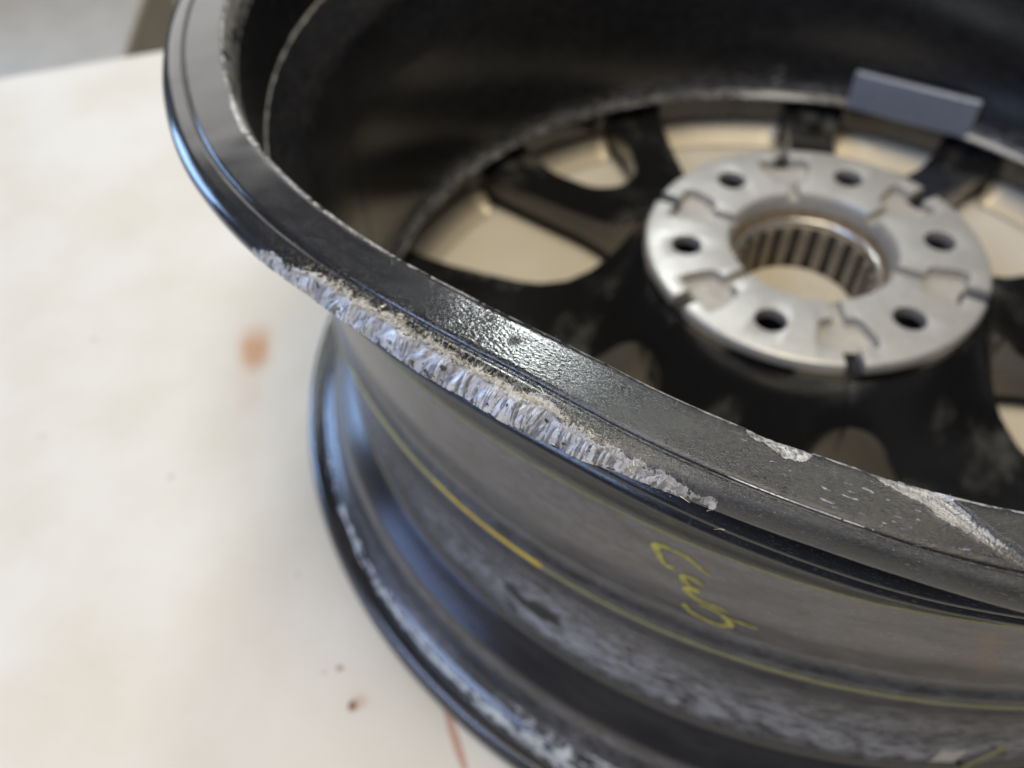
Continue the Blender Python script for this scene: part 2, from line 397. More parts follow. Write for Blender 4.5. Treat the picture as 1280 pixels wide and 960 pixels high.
# chips along the inner corner
top = (S < sl[np.argmax(P[:, 0] > .2905)]) & (z0 > .1425)
rin = r0 - .2772
cn = fnoise(U * 330, S * 260, 81, 5, .6)
wi = np.interp(T, [-170, -154, -152.5, -151, -149.5, -148, -146, -143, -138, -132, -126, -118, -112, -108, -106.9, -106, -104.4, -104, -99, -96, -90],
               [.5, .5, 1.3, .6, 1.3, 1.9, 2.4, 1.1, 1.2, 1.3, 1.0, .35, .45, .7, .5, .5, .45, .6, .9, .8, .5]) * .001
edgechip = top * sstep(wi * (.4 + 1.2 * cn), wi * (.1 + .9 * cn), rin) * near
bare = np.maximum(bare, edgechip * sstep(.36, .46, cn + .03))
dirt = np.maximum(dirt, edgechip * .25)
chx = np.array([-107.2, -106.9, -106.2, -105.3, -104.7, -104.35, -104.2]); cho = np.array([0, .9, 1.7, 2.8, 3.2, 1.2, 0]) * .001
cw = np.interp(T, chx, cho) * (.45 + 1.0 * fnoise(U * 420, T * 0 + 2, 83, 5, .65))
ch = top * sstep(cw + .0001, cw - .0002, rin - .0008) * (cw > .00015)
bare = np.maximum(bare, ch); dirt = np.maximum(dirt, ch * .35)
z1 = z1 - ch * (.0002 + .0012 * (cn - .3)) 
# gouge that peels off the inner corner and runs out across the flange
gl = np.interp(T, [-102.6, -102.3, -101, -99.8, -99, -98.2, -97.7, -96.4, -94, -92], np.array([276.2, 277.3, 279.5, 281.6, 283.8, 285.3, 286.5, 290.2, 296.5, 300]) * .001)
gu = np.interp(T, [-102.6, -102.3, -100.7, -99.4, -98.8, -98.1, -97.6, -96.3, -94, -92], np.array([276.0, 276.2, 276.6, 276.9, 277.9, 280.2, 282.0, 286.6, 293.0, 297]) * .001)
gj = (fnoise(U * 380, T * 0 + 5, 93, 5, .65) - .5) * .0016
gl = gl + gj; gu = gu + (fnoise(U * 450, T * 0 + 9, 95, 5, .65) - .5) * .0012
gw = np.maximum(gl - gu, 1e-5); gq = (r0 - gu) / gw
gm = above * 0 + ((z0 > .150) & (S < s_lo)) * sstep(-.04, .06, gq) * sstep(1.04, .97, gq) * sstep(-102.6, -102.2, T) * near
fib = fnoise((r0 - gu) * 2100 + U * 60, U * 110, 91, 4, .65)
chn = fnoise(U * 900, S * 1100, 97, 4, .65)
deep = sstep(-101.5, -98, T)
z1 = z1 - gm * (.0004 + deep * .0016 * np.sin(np.clip(gq, 0, 1) * PI) ** .6) + gm * (fib - .5) * .0009
lipu = sstep(.85, .97, gq) * sstep(1.10, 1.0, gq) * near * sstep(-102.0, -101, T) * (z0 > .150)
z1 = z1 + lipu * .0005
bare = np.maximum(bare, gm * np.interp(T, [-102.5, -99, -98, -96, -94], [1, 1, .62, .40, .4]) * (.75 + .5 * fib))
bare = np.maximum(bare, lipu * sstep(-93, -95, T) * 1.0)
dirt = np.maximum(dirt, gm * (.35 + deep * .45) * fib * 1.4)
# general scuffing: heavy on the right of the dent
scuff = near * (np.interp(T, [-156, -140, -134, -126, -119, -116, -112, -105, -95, -88], [.03, .06, .10, .16, .10, .28, .70, 1.0, .9, .75]))
scuff = scuff * ((z0 > .150)) + .25 * (z0 <= .150)
sm = fnoise(U * 35, S * 90, 101, 3)
for (tc, rc_, rad, wd) in ((-107.9, .2822, .0085, .0007), (-107.2, .2850, .0120, .0008), (-118.9, .2836, .0012, .0014)):
    dd = np.hypot((T - tc) * PI / 180 * .285, r0 + 0 * bend(T) - rc_)
    scuff = scuff + .9 * np.exp(-((dd - (rad if rad > .002 else 0)) / wd) ** 2) * (z0 > .153) * (sstep(.35, .6, sm) if rad > .002 else 1)
pebble = near * (z0 > .150) * (r0 < .2905) * np.interp(T, [-140, -128, -121, -114, -108, -100], [.02, .10, .65, .65, .15, .08])
B = bend(TH)[:, None] * sstep(.055, .150, z0)
EX = np.interp(TH, [-134, -131, -128.7, -125.4, -122.5, -119, -117, -115.5, -113.2, -111.6, -109.4, -107, -103, -100, -98, -96, -92, -85], [0, .6, .9, .3, -.9, -.9, -1.6, -.9, .2, 2.0, 3.1, 4.0, 4.9, 5.1, 4.7, 4.0, 3.0, 2.0]) * .001
B = B + EX[:, None] * np.clip((r0 - .2915) / .008, 0, 1) * (z0 > .1445)
z1 = z1 + .0004 * near * (fnoise(U * 60, S * 30, 111, 2) - .5) * (z0 > .15)
cell = np.clip(.15 + 1.0 * sstep(-.22, .12, step_ + chunk * .5), 0, 1)
for rc_, w_ in ((.29045, .00016), (.29175, .00013)):  # bright crease highlight painted in as two thin bare-metal lines
    crease_glint = np.exp(-((r0 - rc_ - .00008 * (fnoise(U * 200, T * 0, 121, 3) - .5)) / w_) ** 2) * sstep(-108.2, -106.5, T) * sstep(-100.5, -102.5, T) * sstep(.18, .42, fnoise(U * 700, T * 0 + rc_ * 1e4, 123, 3)) * (z0 > .153)
    bare = np.maximum(bare, crease_glint); lipu = np.maximum(lipu, crease_glint)
for _k in range(150):
    tc, rcn, ll, ww = min(-93, RNG.triangular(-109, -101, -93)), RNG.uniform(.2782, .2895), RNG.uniform(.0003, .0028), RNG.uniform(.00005, .00016)
    du_ = (T - tc) * PI / 180 * .285; dv_ = r0 - rcn - du_ * RNG.uniform(-.12, .10)
    sc_ = np.exp(-(du_ / ll) ** 4) * np.exp(-(dv_ / ww) ** 2) * (z0 > .1535)
    kb = RNG.uniform(.45, .8); bare = np.maximum(bare, sc_ * kb); lipu = np.maximum(lipu, sc_ * kb * .7)
faceL = lipmask * sstep(.02, .12, q)
smear = np.clip(faceL + sstep(.02, .2, gm) + sstep(.02, .2, ch) + edgechip + lipu, 0, 1)
tone = np.clip(np.where(gm > .05, sstep(.28, .60, fib) * .72 * np.interp(T, [-103, -99, -97.8, -96, -94], [1, 1, .75, .55, .5]), sstep(.25, .60, chn) * .78), 0, 1); tone = np.maximum(tone, lipu)
tone = np.where(faceL > .3, np.clip(.20 + .85 * sstep(.32, .56, stri) * (.50 + .60 * sstep(-.25, .08, step_)), 0, 1), tone)
rr = r1 - B
V = np.stack([rr * np.cos(np.radians(T)), rr * np.sin(np.radians(T)), z1 + ZO], -1).reshape(-1, 3)
UV = np.stack([U, S], -1).reshape(-1, 2)
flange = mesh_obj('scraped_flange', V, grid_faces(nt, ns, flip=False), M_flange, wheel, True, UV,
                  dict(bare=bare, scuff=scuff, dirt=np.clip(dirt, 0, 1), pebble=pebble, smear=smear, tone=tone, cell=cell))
flange['label'] = 'upper rim flange dented inward with its lip ground to bare aluminium'

# --- barrel (outer well, inner wall) and the lower flange
def revolve(name, prof, th, mat, attrf=None, bendz=True, parent=wheel, u_r=.265):
    P = np.array(prof); nt, ns = len(th), len(P)
    T = np.repeat(th[:, None], ns, 1); r = np.repeat(P[None, :, 0], nt, 0); z = np.repeat(P[None, :, 1], nt, 0)
    s_ = np.concatenate([[0], np.cumsum(np.hypot(*np.diff(P, axis=0).T))]); S = np.repeat(s_[None], nt, 0)
    rb = r - (bend(th)[:, None] * sstep(.055, .150, z) if bendz else 0)
    V = np.stack([rb * np.cos(np.radians(T)), rb * np.sin(np.radians(T)), z + ZO], -1).reshape(-1, 3)
    UV = np.stack([np.radians(T) * u_r, S], -1).reshape(-1, 2)
    at = attrf(T, r, z, S) if attrf else None
    return mesh_obj(name, V, grid_faces(nt, ns), mat, parent, True, UV, at)
THB = thetas([(-180, -145, .6), (-145, -78, .25), (-78, 180, 1.0)])
out_prof = [(.2668, .0930), (.2660, .0900), (.2652, .0760), (.2644, .0610, .008), (.2612, .0390, .005), (.2644, .0337, .0015), (.2650, .0300), (.2630, .0180), (.2622, .0080), (.2617, -.0150), (.2617, -.0360), (.2624, -.0430, .0025),
            (.2690, -.0492, .003), (.2750, -.0555), (.2778, -.0610, .003), (.2788, -.0680), (.2798, -.0770), (.2822, -.0822, .003), (.2874, -.0842), (.2890, -.0862), (.2906, -.0890), (.2924, -.0882),
            (.2950, -.0868, .003), (.2985, -.0884, .003), (.3000, -.0930, .003), (.2992, -.0985, .002), (.2960, -.1003), (.2850, -.0985), (.2745, -.0960)]
pts = dens(rounded(out_prof, .0015, 4), .0016)
def att(T, r, z, S):
    U = np.radians(T) * .265
    fn = fnoise(U * 60, S * 50, 7, 4)
    ang = sstep(-140, -118, T)
    frost = sstep(-.042, -.030, z) * sstep(.050, -.010, z) * (.25 + .9 * sstep(.030, -.025, z)) * (.35 + .65 * ang)
    frost = np.maximum(frost, .18 * (z > -.04))
    fr2 = (z < -.058) * (z > -.084) * .25
    frost = np.maximum(frost, fr2)
    ws = 1.05 * np.exp(-((r - .2884) / .0024) ** 2) * (z < -.078) * np.interp(T, [-165, -152, -146, -132, -127, -118, -100], [.3, .55, .72, .78, .70, .9, .85])
    ws = np.maximum(ws, (z < -.076) * (r > .281) * (r < .291) * np.interp(T, [-124, -118, -100], [0, .62, .7]) * .9)
    blot = 0 * z
    for tc, zc, a, b in ((-122.4, -.0135, .0035, .0028), (-121.3, -.0165, .004, .0022), (-120.2, -.0150, .004, .0022), (-118.9, -.0125, .0048, .0042), (-129.2, .0008, .0065, .0012), (-125.1, .0795, .0007, .0009), (-125.4, .0735, .0009, .0013), (-138.0, .0905, .0012, .0012), (-119.6, -.018, .003, .002)):
        kk = 1.55 if zc < -.01 else 1.0
        d = np.hypot((T - tc) * PI / 180 * .262 / a / kk, (z - zc) / b / kk)
        blot = np.maximum(blot, sstep(1.25, .75, d + (fn - .5) * .6))
    haze = sstep(.030, .075, z + (fn - .5) * .02) * (.45 + .45 * sstep(-135, -110, T)) * (z < .0905) + .3 * sstep(-112, -92, T) * (z > .04) * (z < .0905)  # brown dust tone, graded to imitate the barrel's uneven reflections
    haze = np.maximum(haze, .35 * (z <= .03) * (z > -.03)); haze = np.maximum(haze, .28 * (z < -.044))
    rs = np.exp(-(((T + 89.5) * PI / 180 * .262 + (z - .066) * .35) / .0032) ** 2) * sstep(.040, .055, z) * sstep(.088, .080, z)
    inner = (r < .262) & (S > 0) & False
    return dict(frost=frost, scuff_glint=ws, blot=blot, haze=haze, ruststain=rs)
revolve('barrel', pts, THB, M_barrel, att)['label'] = 'dusty black outer barrel with yellow marker lines and chalky residue'
in_prof = [(.2745, -.0960), (.2738, -.0592, .0006), (.2620, -.0586, .0006), (.2520, -.0562, .0008), (.2500, -.0540, .0008), (.2502, -.0520, .0008), (.2550, -.0505, .002), (.2570, -.0440, .003), (.2572, .0000), (.2575, .0500), (.2600, .0880, .004), (.2728, .1110, .0012), (.2733, .1180)]
THI = thetas([(-180, 180, 1.0)])
pin = dens(rounded(in_prof, .002, 4), .0013)
def att_in(T, r, z, S):
    o = 0 * z
    return dict(frost=.6 * np.exp(-((z + .05) / .010) ** 2) * (.5 + .5 * fnoise(np.radians(T) * 4, z * 20, 3)) + .05, scuff_glint=o + .66 * np.exp(-((z + .0525) / .0022) ** 2) * (r < .2525) * (.7 + .5 * fnoise(np.radians(T) * 9, z * 20, 23)) + .62 * np.exp(-(((T - 88) / 5) ** 2)) * (z < -.030) * (z > -.056) + .55 * np.exp(-(((T - 50) / 6) ** 2)) * (z < -.02) + .85 * np.exp(-((z - .1112) / .0020) ** 2) * (r > .268) * (.85 + .15 * fnoise(np.radians(T) * 5, z * 20, 13)), blot=o, haze=o + .02, ruststain=o)  # scuffs, plus painted edge highlights on the ledge rim and hump crease
iw = revolve('inner_wall', pin[::1], THI, M_inner, att_in); iw['label'] = 'dark glossy inside wall of the barrel'

# --- spokes: six Y spokes, each a 60 degree sector cut by its windows
def poly_prism(outline, z0, z1, mats, flare=0.0):
    bm = bmesh.new(); n = len(outline)
    cx = sum(p[0] for p in outline) / n; cy = sum(p[1] for p in outline) / n
    lo = [bm.verts.new((x, y, z0)) for x, y in outline]
    hi = [bm.verts.new((cx + (x - cx) * (1 + flare), cy + (y - cy) * (1 + flare), z1)) for x, y in outline]
    for i in range(n): bm.faces.new((lo[i], lo[(i + 1) % n], hi[(i + 1) % n], hi[i]))
    bm.faces.new(lo[::-1]); bm.faces.new(hi)
    bmesh.ops.recalc_face_normals(bm, faces=list(bm.faces))
    return bm
def round_poly(pts, rad, seg=6):
    out = []; n = len(pts)
    for i in range(n):
        a, b, c = Vector(pts[i - 1][:2]), Vector(pts[i][:2]), Vector(pts[(i + 1) % n][:2])
        r = pts[i][2] if len(pts[i]) > 2 else rad
        r = min(r, (a - b).length * .48, (c - b).length * .48)
        p0 = b + (a - b).normalized() * r; p1 = b + (c - b).normalized() * r
        for k in range(seg + 1):
            t = k / seg; q = (1 - t) ** 2 * p0 + 2 * t * (1 - t) * b + t * t * p1; out.append((q.x, q.y))
    return out
def pol(r, deg): return (r * math.cos(math.radians(deg)), r * math.sin(math.radians(deg)))
def window_big(c):
    o = [(*pol(.2705, c + 11.6), .013), pol(.2712, c + 4), pol(.2712, c - 4), (*pol(.2705, c - 11.6), .013), (*pol(.21, c - 12.8), .02), (*pol(.165, c - 14.2), .012), (*pol(.135, c - 13.5), .012), (*pol(.111, c - 9.5), .010), (*pol(.106, c), .012), (*pol(.111, c + 9.5), .010), (*pol(.135, c + 13.5), .012), (*pol(.165, c + 14.2), .012), (*pol(.21, c + 12.8), .02)]
    return round_poly(o, .01)
def window_small(c):
    o = [(*pol(.2700, c + 8.9), .009), pol(.2708, c), (*pol(.2700, c - 8.9), .009), (*pol(.222, c - 8.8), .008), (*pol(.188, c - 6.0), .012), (*pol(.177, c), .010), (*pol(.188, c + 6.0), .012), (*pol(.222, c + 8.8), .008)]
    return round_poly(o, .008)
def sector_solid():
    top = [(.0925, -.012), (.100, -.022), (.112, -.037), (.125, -.051), (.140, -.061), (.157, -.0665), (.175, -.069), (.200, -.070), (.225, -.0705), (.245, -.069), (.262, -.0635), (.2730, -.0602)]
    bot = [(.2730, -.0865), (.262, -.0870), (.18, -.0880), (.12, -.0880), (.0925, -.0860)]
    prof = top + bot; n = len(prof); bm = bmesh.new(); rings = []
    for k in range(31):
        a = math.radians(-29.97 + 59.94 * k / 30); rings.append([bm.verts.new((r * math.cos(a), r * math.sin(a), z + ZO)) for r, z in prof])
    for k in range(30):
        for i in range(n): bm.faces.new((rings[k][i], rings[k][(i + 1) % n], rings[k + 1][(i + 1) % n], rings[k + 1][i]))
    bm.faces.new(rings[0][::-1]); bm.faces.new(rings[-1]); bmesh.ops.recalc_face_normals(bm, faces=list(bm.faces))
    return bm
def boolean(ob, cutters, solver='EXACT', mat_mode='INDEX'):
    tmp = []
    for cb in cutters:
        c = bm_obj('cutter', cb, list(ob.data.materials)); tmp.append(c)
        m = ob.modifiers.new('b', 'BOOLEAN'); m.operation = 'DIFFERENCE'; m.object = c; m.solver = solver
    dg = bpy.context.evaluated_depsgraph_get(); dg.update()
    me = bpy.data.meshes.new_from_object(ob.evaluated_get(dg)); ob.modifiers.clear()
    old = ob.data; ob.data = me; bpy.data.meshes.remove(old)
    for c in tmp:
        d = c.data; bpy.data.objects.remove(c); bpy.data.meshes.remove(d)
    return ob
def bevel_mod(ob, w, seg, ang=35):
    m = ob.modifiers.new('bev', 'BEVEL'); m.width = w; m.segments = seg; m.limit_method = 'ANGLE'; m.angle_limit = math.radians(ang); m.use_clamp_overlap = True
    dg = bpy.context.evaluated_depsgraph_get(); dg.update()
    me = bpy.data.meshes.new_from_object(ob.evaluated_get(dg)); ob.modifiers.clear(); ob.data = me
    for p in me.polygons: p.use_smooth = True
    bm = bmesh.new(); bm.from_mesh(me)
    for e in bm.edges:
        if len(e.link_faces) == 2 and e.calc_face_angle(0) > math.radians(38): e.smooth = False
    bm.to_mesh(me); bm.free()
spoke = bm_obj('spoke', sector_solid(), [M_gloss], wheel)
boolean(spoke, [poly_prism(window_small(0), ZO - .12, ZO + .02, None), poly_prism(window_big(30), ZO - .12, ZO + .02, None), poly_prism(window_big(-30), ZO - .12, ZO + .02, None)])
bevel_mod(spoke, .0032, 3)
HOLE0 = 126.564
spokes = [spoke]; spoke.rotation_euler = (0, 0, math.radians(HOLE0))
for k in range(1, 6):
    o = spoke.copy(); C.objects.link(o); o.parent = wheel; o.rotation_euler = (0, 0, math.radians(HOLE0 + 60 * k)); spokes.append(o)
# pale rounded strip at the foot of each window's outer wall: big windows as their own parts, small ones under the spoke
def edge_strip(name, c, half, r, depth, parent, rot):
    n = 40; prof = [(0, -.0010), (-.0020, -.0012), (-.0042, -.0026), (-.0066, -.0048), (-.0096, -.0078), (-.0140, -.0112), (-.0200, -.0142)]
    verts = []; faces = []; m = len(prof)
    for i in range(n + 1):
        t = -1 + 2 * i / n; tt = abs(t)
        ease = max(0, (tt - .78) / .22); rad = r - depth * 1.6 * ease ** 2; a = c + half * (t if tt < .9 else math.copysign(.9 + (tt - .9) * .55, t))
        tap = math.sqrt(max(.02, 1 - ease ** 3))
        for d, z in prof: verts.append((*pol(rad + .0002 + d * tap, a), ZO - .0850 + z * tap))
    for i in range(n):
        for j in range(m - 1): faces.append((i * m + j, (i + 1) * m + j, (i + 1) * m + j + 1, i * m + j + 1))
    o = mesh_obj(name, verts, faces, M_edge, parent, True); o.rotation_euler = (0, 0, math.radians(rot)); return o
eb = edge_strip('window_edge', 0, 11.9, .2712, .006, wheel, HOLE0 + 30)
es = edge_strip('window_edge', 0, 9.1, .2707, .005, wheel, HOLE0)
for k in range(1, 6):
    for o0, off in ((eb, 30), (es, 0)):
        o = o0.copy(); C.objects.link(o); o.parent = wheel; o.rotation_euler = (0, 0, math.radians(HOLE0 + off + 60 * k))

# --- hub
def lathe_bm(prof, n=128, closed=True):
    bm = bmesh.new(); rings = []
    for k in range(n):
        a = 2 * PI * k / n; rings.append([bm.verts.new((r * math.cos(a), r * math.sin(a), z + ZO)) for r, z in prof])
    m = len(prof)
    for k in range(n):
        for i in range(m if closed else m - 1): bm.faces.new((rings[k][i], rings[k][(i + 1) % m], rings[(k + 1) % n][(i + 1) % m], rings[(k + 1) % n][i]))
    bmesh.ops.recalc_face_normals(bm, faces=list(bm.faces))
    return bm
pad = bm_obj('hub_pad', lathe_bm([(.0465, 0), (.0908, 0), (.0918, -.0004), (.0926, -.0014), (.0929, -.0060), (.0440, -.0060), (.0440, -.0045)]), [M_pad, M_pocket], wheel)
cut = []
def slotmat(bm):
    for f in bm.faces: f.material_index = 1
    return bm
for k in range(6):
    a = HOLE0 + 60 * k
    cx, cy = pol(.06985, a)
    cut.append(slotmat(poly_prism([(cx + .0086 * math.cos(t * 2 * PI / 24), cy + .0086 * math.sin(t * 2 * PI / 24)) for t in range(24)], ZO - .03, ZO + .01, None)))
    b = math.radians(a + 30); M2 = Matrix.Rotation(b, 2)
    def loc(pts): return [tuple(M2 @ Vector(p)) for p in pts]
    cut.append(slotmat(poly_prism(loc(round_poly([(.0600, -.0100), (.0745, -.0150), (.0805, -.0145), (.0805, .0145), (.0745, .0150), (.0600, .0100)], .004)), ZO - .0056, ZO + .01, None, .12)))
    cut.append(slotmat(poly_prism(loc([(.0790, -.0045), (.098, -.0050), (.098, .0050), (.0790, .0045)]), ZO - .0130, ZO + .011, None)))
    cut.append(slotmat(poly_prism(loc([(.0400, -.0034), (.0650, -.0034), (.0650, .0034), (.0400, .0034)]), ZO - .0052, ZO + .012, None)))
boolean(pad, cut); bevel_mod(pad, .0016, 3, 40)
pad['label'] = 'pale machined mounting pad with six bolt holes and cast pockets'
# black boss under the pad with its bolt wells
boss = bm_obj('hub_boss', lathe_bm([(.0465, -.0062), (.0926, -.0062), (.0927, -.024), (.0930, -.040), (.0950, -.052), (.1000, -.0585), (.1000, -.0855), (.0465, -.0855)]), [M_gloss], wheel)
boolean(boss, [poly_prism([(pol(.06985, HOLE0 + 60 * k)[0] + .0082 * math.cos(t * 2 * PI / 20), pol(.06985, HOLE0 + 60 * k)[1] + .0082 * math.sin(t * 2 * PI / 20)) for t in range(20)], ZO - .07, ZO + .01, None) for k in range(6)])
for p_ in boss.data.polygons: p_.use_smooth = True
bm2 = bmesh.new(); bm2.from_mesh(boss.data)
for e in bm2.edges:
    if len(e.link_faces) == 2 and e.calc_face_angle(0) > .6: e.smooth = False
bm2.to_mesh(boss.data); bm2.free()
# bore: stained wall, bright ring, clip fingers, cap
def ring(name, prof, mat, n=96, closed=False):
    o = bm_obj(name, lathe_bm(prof, n, closed), [mat], wheel, True); return o
ring('bore_wall', [(.0434, -.0102), (.0431, -.0150), (.0415, -.0165), (.0415, -.0300), (.0464, -.0300), (.0464, -.0170)], M_rust)
ring('bore_chamfer', [(.0441, -.0044), (.0437, -.0060), (.0434, -.0101)], M_pad)
ring('bore_ring', [(.0414, -.0148), (.0405, -.0140), (.0395, -.0143), (.0388, -.0155), (.0386, -.0180), (.0390, -.0200), (.0414, -.0200)], M_silver)
ring('clip_sleeve', [(.0412, -.0202), (.0412, -.0540)], simple('dark_sleeve', (.035, .03, .025), .5))
nf = 22
for k in range(nf):
    bm = bmesh.new(); box_bm(bm, (.0385, 0, ZO - .0365), (.0024, .0064, .0325)); bevel_all(bm, .0006, 1)
    if k == 0:
        f0 = bm_obj('clip_finger', bm, M_clip, wheel)
    else:
        bm.free(); f1 = f0.copy(); C.objects.link(f1); f1.parent = wheel; f1.rotation_euler = (0, 0, 2 * PI * k / nf)
ring('centre_cap', [(.0001, -.0480), (.0200, -.0482), (.0330, -.0484), (.0350, -.0476), (.0362, -.0482), (.0370, -.0530)], M_cap)

# --- stick-on balance weight inside the barrel
bm = bmesh.new()
nw = 2; a0, a1 = 54.2, 74.8; z0w, z1w = -.0250, -.0545
pA = Vector(pol(.2560, a0)); pB = Vector(pol(.2560, a1)); dA = (pB - pA); inn = Vector((-dA.y, dA.x)).normalized()
if inn.dot(pA) > 0: inn = -inn
q0 = [pA, pB, pB + inn * .0055, pA + inn * .0055]
vv = [[bm.verts.new((p.x, p.y, ZO + z)) for p in q0] for z in (z1w, z0w)]
for i in range(4): bm.faces.new((vv[0][i], vv[0][(i + 1) % 4], vv[1][(i + 1) % 4], vv[1][i]))
bm.faces.new(vv[0][::-1]); bm.faces.new(vv[1]); bmesh.ops.recalc_face_normals(bm, faces=list(bm.faces)); bevel_all(bm, .0011, 3)
wt = bm_obj('balance_weight', bm, M_weight, wheel, False); wt['label'] = 'flat grey stick-on balance weight on the inside wall'

# --- yellow marker lines and the handwritten word on the barrel
bz = np.array([p for p in pts if -.04 < p[1] < .1]); bz = bz[np.argsort(bz[:, 1])]
def rad_at(z, th): return np.interp(z, bz[:, 1], bz[:, 0]) - bend(np.array([th]))[0] * float(sstep(.055, .150, np.array([z]))[0]) + .00012
def stroke(name, path, width, mat, label=None, lift=0.0, bmx=None):
    # path of (theta, z[, width factor]); flat ribbon that follows the barrel
    own = bmx is None; bm = bmx or bmesh.new()
    P = [Vector((math.radians(t[0]) * .264, t[1])) for t in path]
    wf = [t[2] if len(t) > 2 else 1 for t in path]
    # smooth resample
    Q = []; W = []
    for i in range(len(P) - 1):
        p0 = P[max(i - 1, 0)]; p1 = P[i]; p2 = P[i + 1]; p3 = P[min(i + 2, len(P) - 1)]
        for k in range(6):
            t = k / 6
            Q.append(.5 * ((2 * p1) + (p2 - p0) * t + (2 * p0 - 5 * p1 + 4 * p2 - p3) * t * t + (-p0 + 3 * p1 - 3 * p2 + p3) * t ** 3)); W.append(wf[i] * (1 - t) + wf[i + 1] * t)
    Q.append(P[-1]); W.append(wf[-1]); prev = None
    for i, q in enumerate(Q):
        tg = (Q[min(i + 1, len(Q) - 1)] - Q[max(i - 1, 0)]); tg = tg.normalized() if tg.length > 0 else Vector((1, 0)); nn = Vector((-tg.y, tg.x))
        end = min(1, (min(i, len(Q) - 1 - i) + .6) / 2.5)
        ww = width * W[i] * end * (.88 + .24 * random.random()) / 2; row = []
        for sgn, lf in ((-1, 0), (-.6, .00012), (.6, .00012), (1, 0)):
            c = q + nn * ww * sgn; th = math.degrees(c.x / .264); z = c.y; r = rad_at(z, th) + lf + lift
            row.append(bm.verts.new((r * math.cos(math.radians(th)), r * math.sin(math.radians(th)), z + ZO)))
        if prev:
            for j in range(3): bm.faces.new((prev[j], prev[j + 1], row[j + 1], row[j]))
        prev = row
    if own:
        bmesh.ops.recalc_face_normals(bm, faces=list(bm.faces))
        o = bm_obj(name, bm, mat, wheel, True)
        if label: o['label'] = label
        return o
mm = .001
def line(z, a, b, n, jit=.0002): return [(a + (b - a) * i / n, z + random.uniform(-jit, jit), random.uniform(.8, 1.15)) for i in range(n + 1)]
stroke('marker_line', line(.0902, -150, -60, 60, .00015), .0016, M_yellow3, 'faint yellow line at the top of the barrel')
stroke('marker_line', line(.0312, -119.5, -60, 40, .0002), .0018, M_yellow3, 'dull yellow line around the middle of the barrel')
stroke('marker_line', line(.0325, -150, -129, 18, .0002), .0016, M_yellow, 'dull yellow line around the left of the barrel')
stroke('marker_line', [(-131, .0325, .5), (-128, .0322, .8), (-125, .0320, .9), (-122, .0318, 1), (-120, .0317, 1.2), (-119.2, .0316, 1.25), (-118.6, .0316, .8)], .0020, M_yellow2, 'bright yellow end of the marker line', .0001)
wr = bmesh.new()
cst = [(-106.61, 77.2, .7), (-107.36, 79.4, .8), (-108.38, 82.3, .9), (-109.29, 83.0, .9), (-109.92, 82.9, 1.0), (-110.38, 81.2, 1.3), (-110.1, 78.0, 1.2), (-109.85, 75.5, 1.0), (-109.35, 73.4, .9), (-108.75, 73.1, .6)]
ust = [(-106.8, 70.2, .5), (-107.41, 71.6, .8), (-108.1, 71.8, 1.2), (-108.15, 69.2, 1.1), (-107.6, 66.6, 1.1), (-106.95, 65.3, .8), (-107.5, 65.1, 1.0), (-107.85, 63.8, 1.1), (-107.3, 60.8, 1.0), (-106.37, 59.3, .9), (-104.74, 58.5, .9)]
bst = [(-107.78, 52.2, .9), (-107.35, 49, 1.0), (-106.9, 46.8, .9), (-105.89, 45.0, .9), (-104.9, 44.8, 1.2), (-104.4, 47.2, 1.2), (-104.5, 50.5, 1.1), (-104.94, 53.6, 1.0), (-105.69, 56.2, .9), (-106.78, 56.6, .8)]
stt = [(-104.7, 53.9, .8), (-103.7, 53.5, .9), (-102.65, 53.0, 1.0)]
for i, st in enumerate((cst, ust, bst, stt)): stroke('w', [(a, z * mm, f * random.uniform(.85, 1.15)) for a, z, f in st], .0020, None, None, .00004 * i, wr)
bmesh.ops.recalc_face_normals(wr, faces=list(wr.faces))
wo = bm_obj('marker_writing', wr, M_yellow, wheel, True); wo['label'] = 'yellow handwritten marker word on the barrel'

# --- tape scrap low on the barrel at the right
def patch(name, a0, a1, z0, z1, mat, lift=.0006, skew=0):
    bm = bmesh.new(); n = 6; rows = []
    for i in range(n + 1):
        t = i / n; th = a0 + (a1 - a0) * t; row = []
        for z, lf in ((z0, 0), (z0 + .0004, lift), (z1 - .0004, lift), (z1, 0)):
            r = rad_at(z, th) + lf; th2 = th + skew * (z - z0); row.append(bm.verts.new((r * math.cos(math.radians(th2)), r * math.sin(math.radians(th2)), z + ZO)))
        rows.append(row)
    for i in range(n):
        for j in range(3): bm.faces.new((rows[i][j], rows[i + 1][j], rows[i + 1][j + 1], rows[i][j + 1]))
    bmesh.ops.recalc_face_normals(bm, faces=list(bm.faces)); return bm_obj(name, bm, mat, wheel)
patch('tape_scrap', -85.2, -83.2, -.0345, -.0225, M_tape)
patch('tape_scrap', -82.6, -81.9, -.0400, -.0165, M_yellow3, .0012, 60)

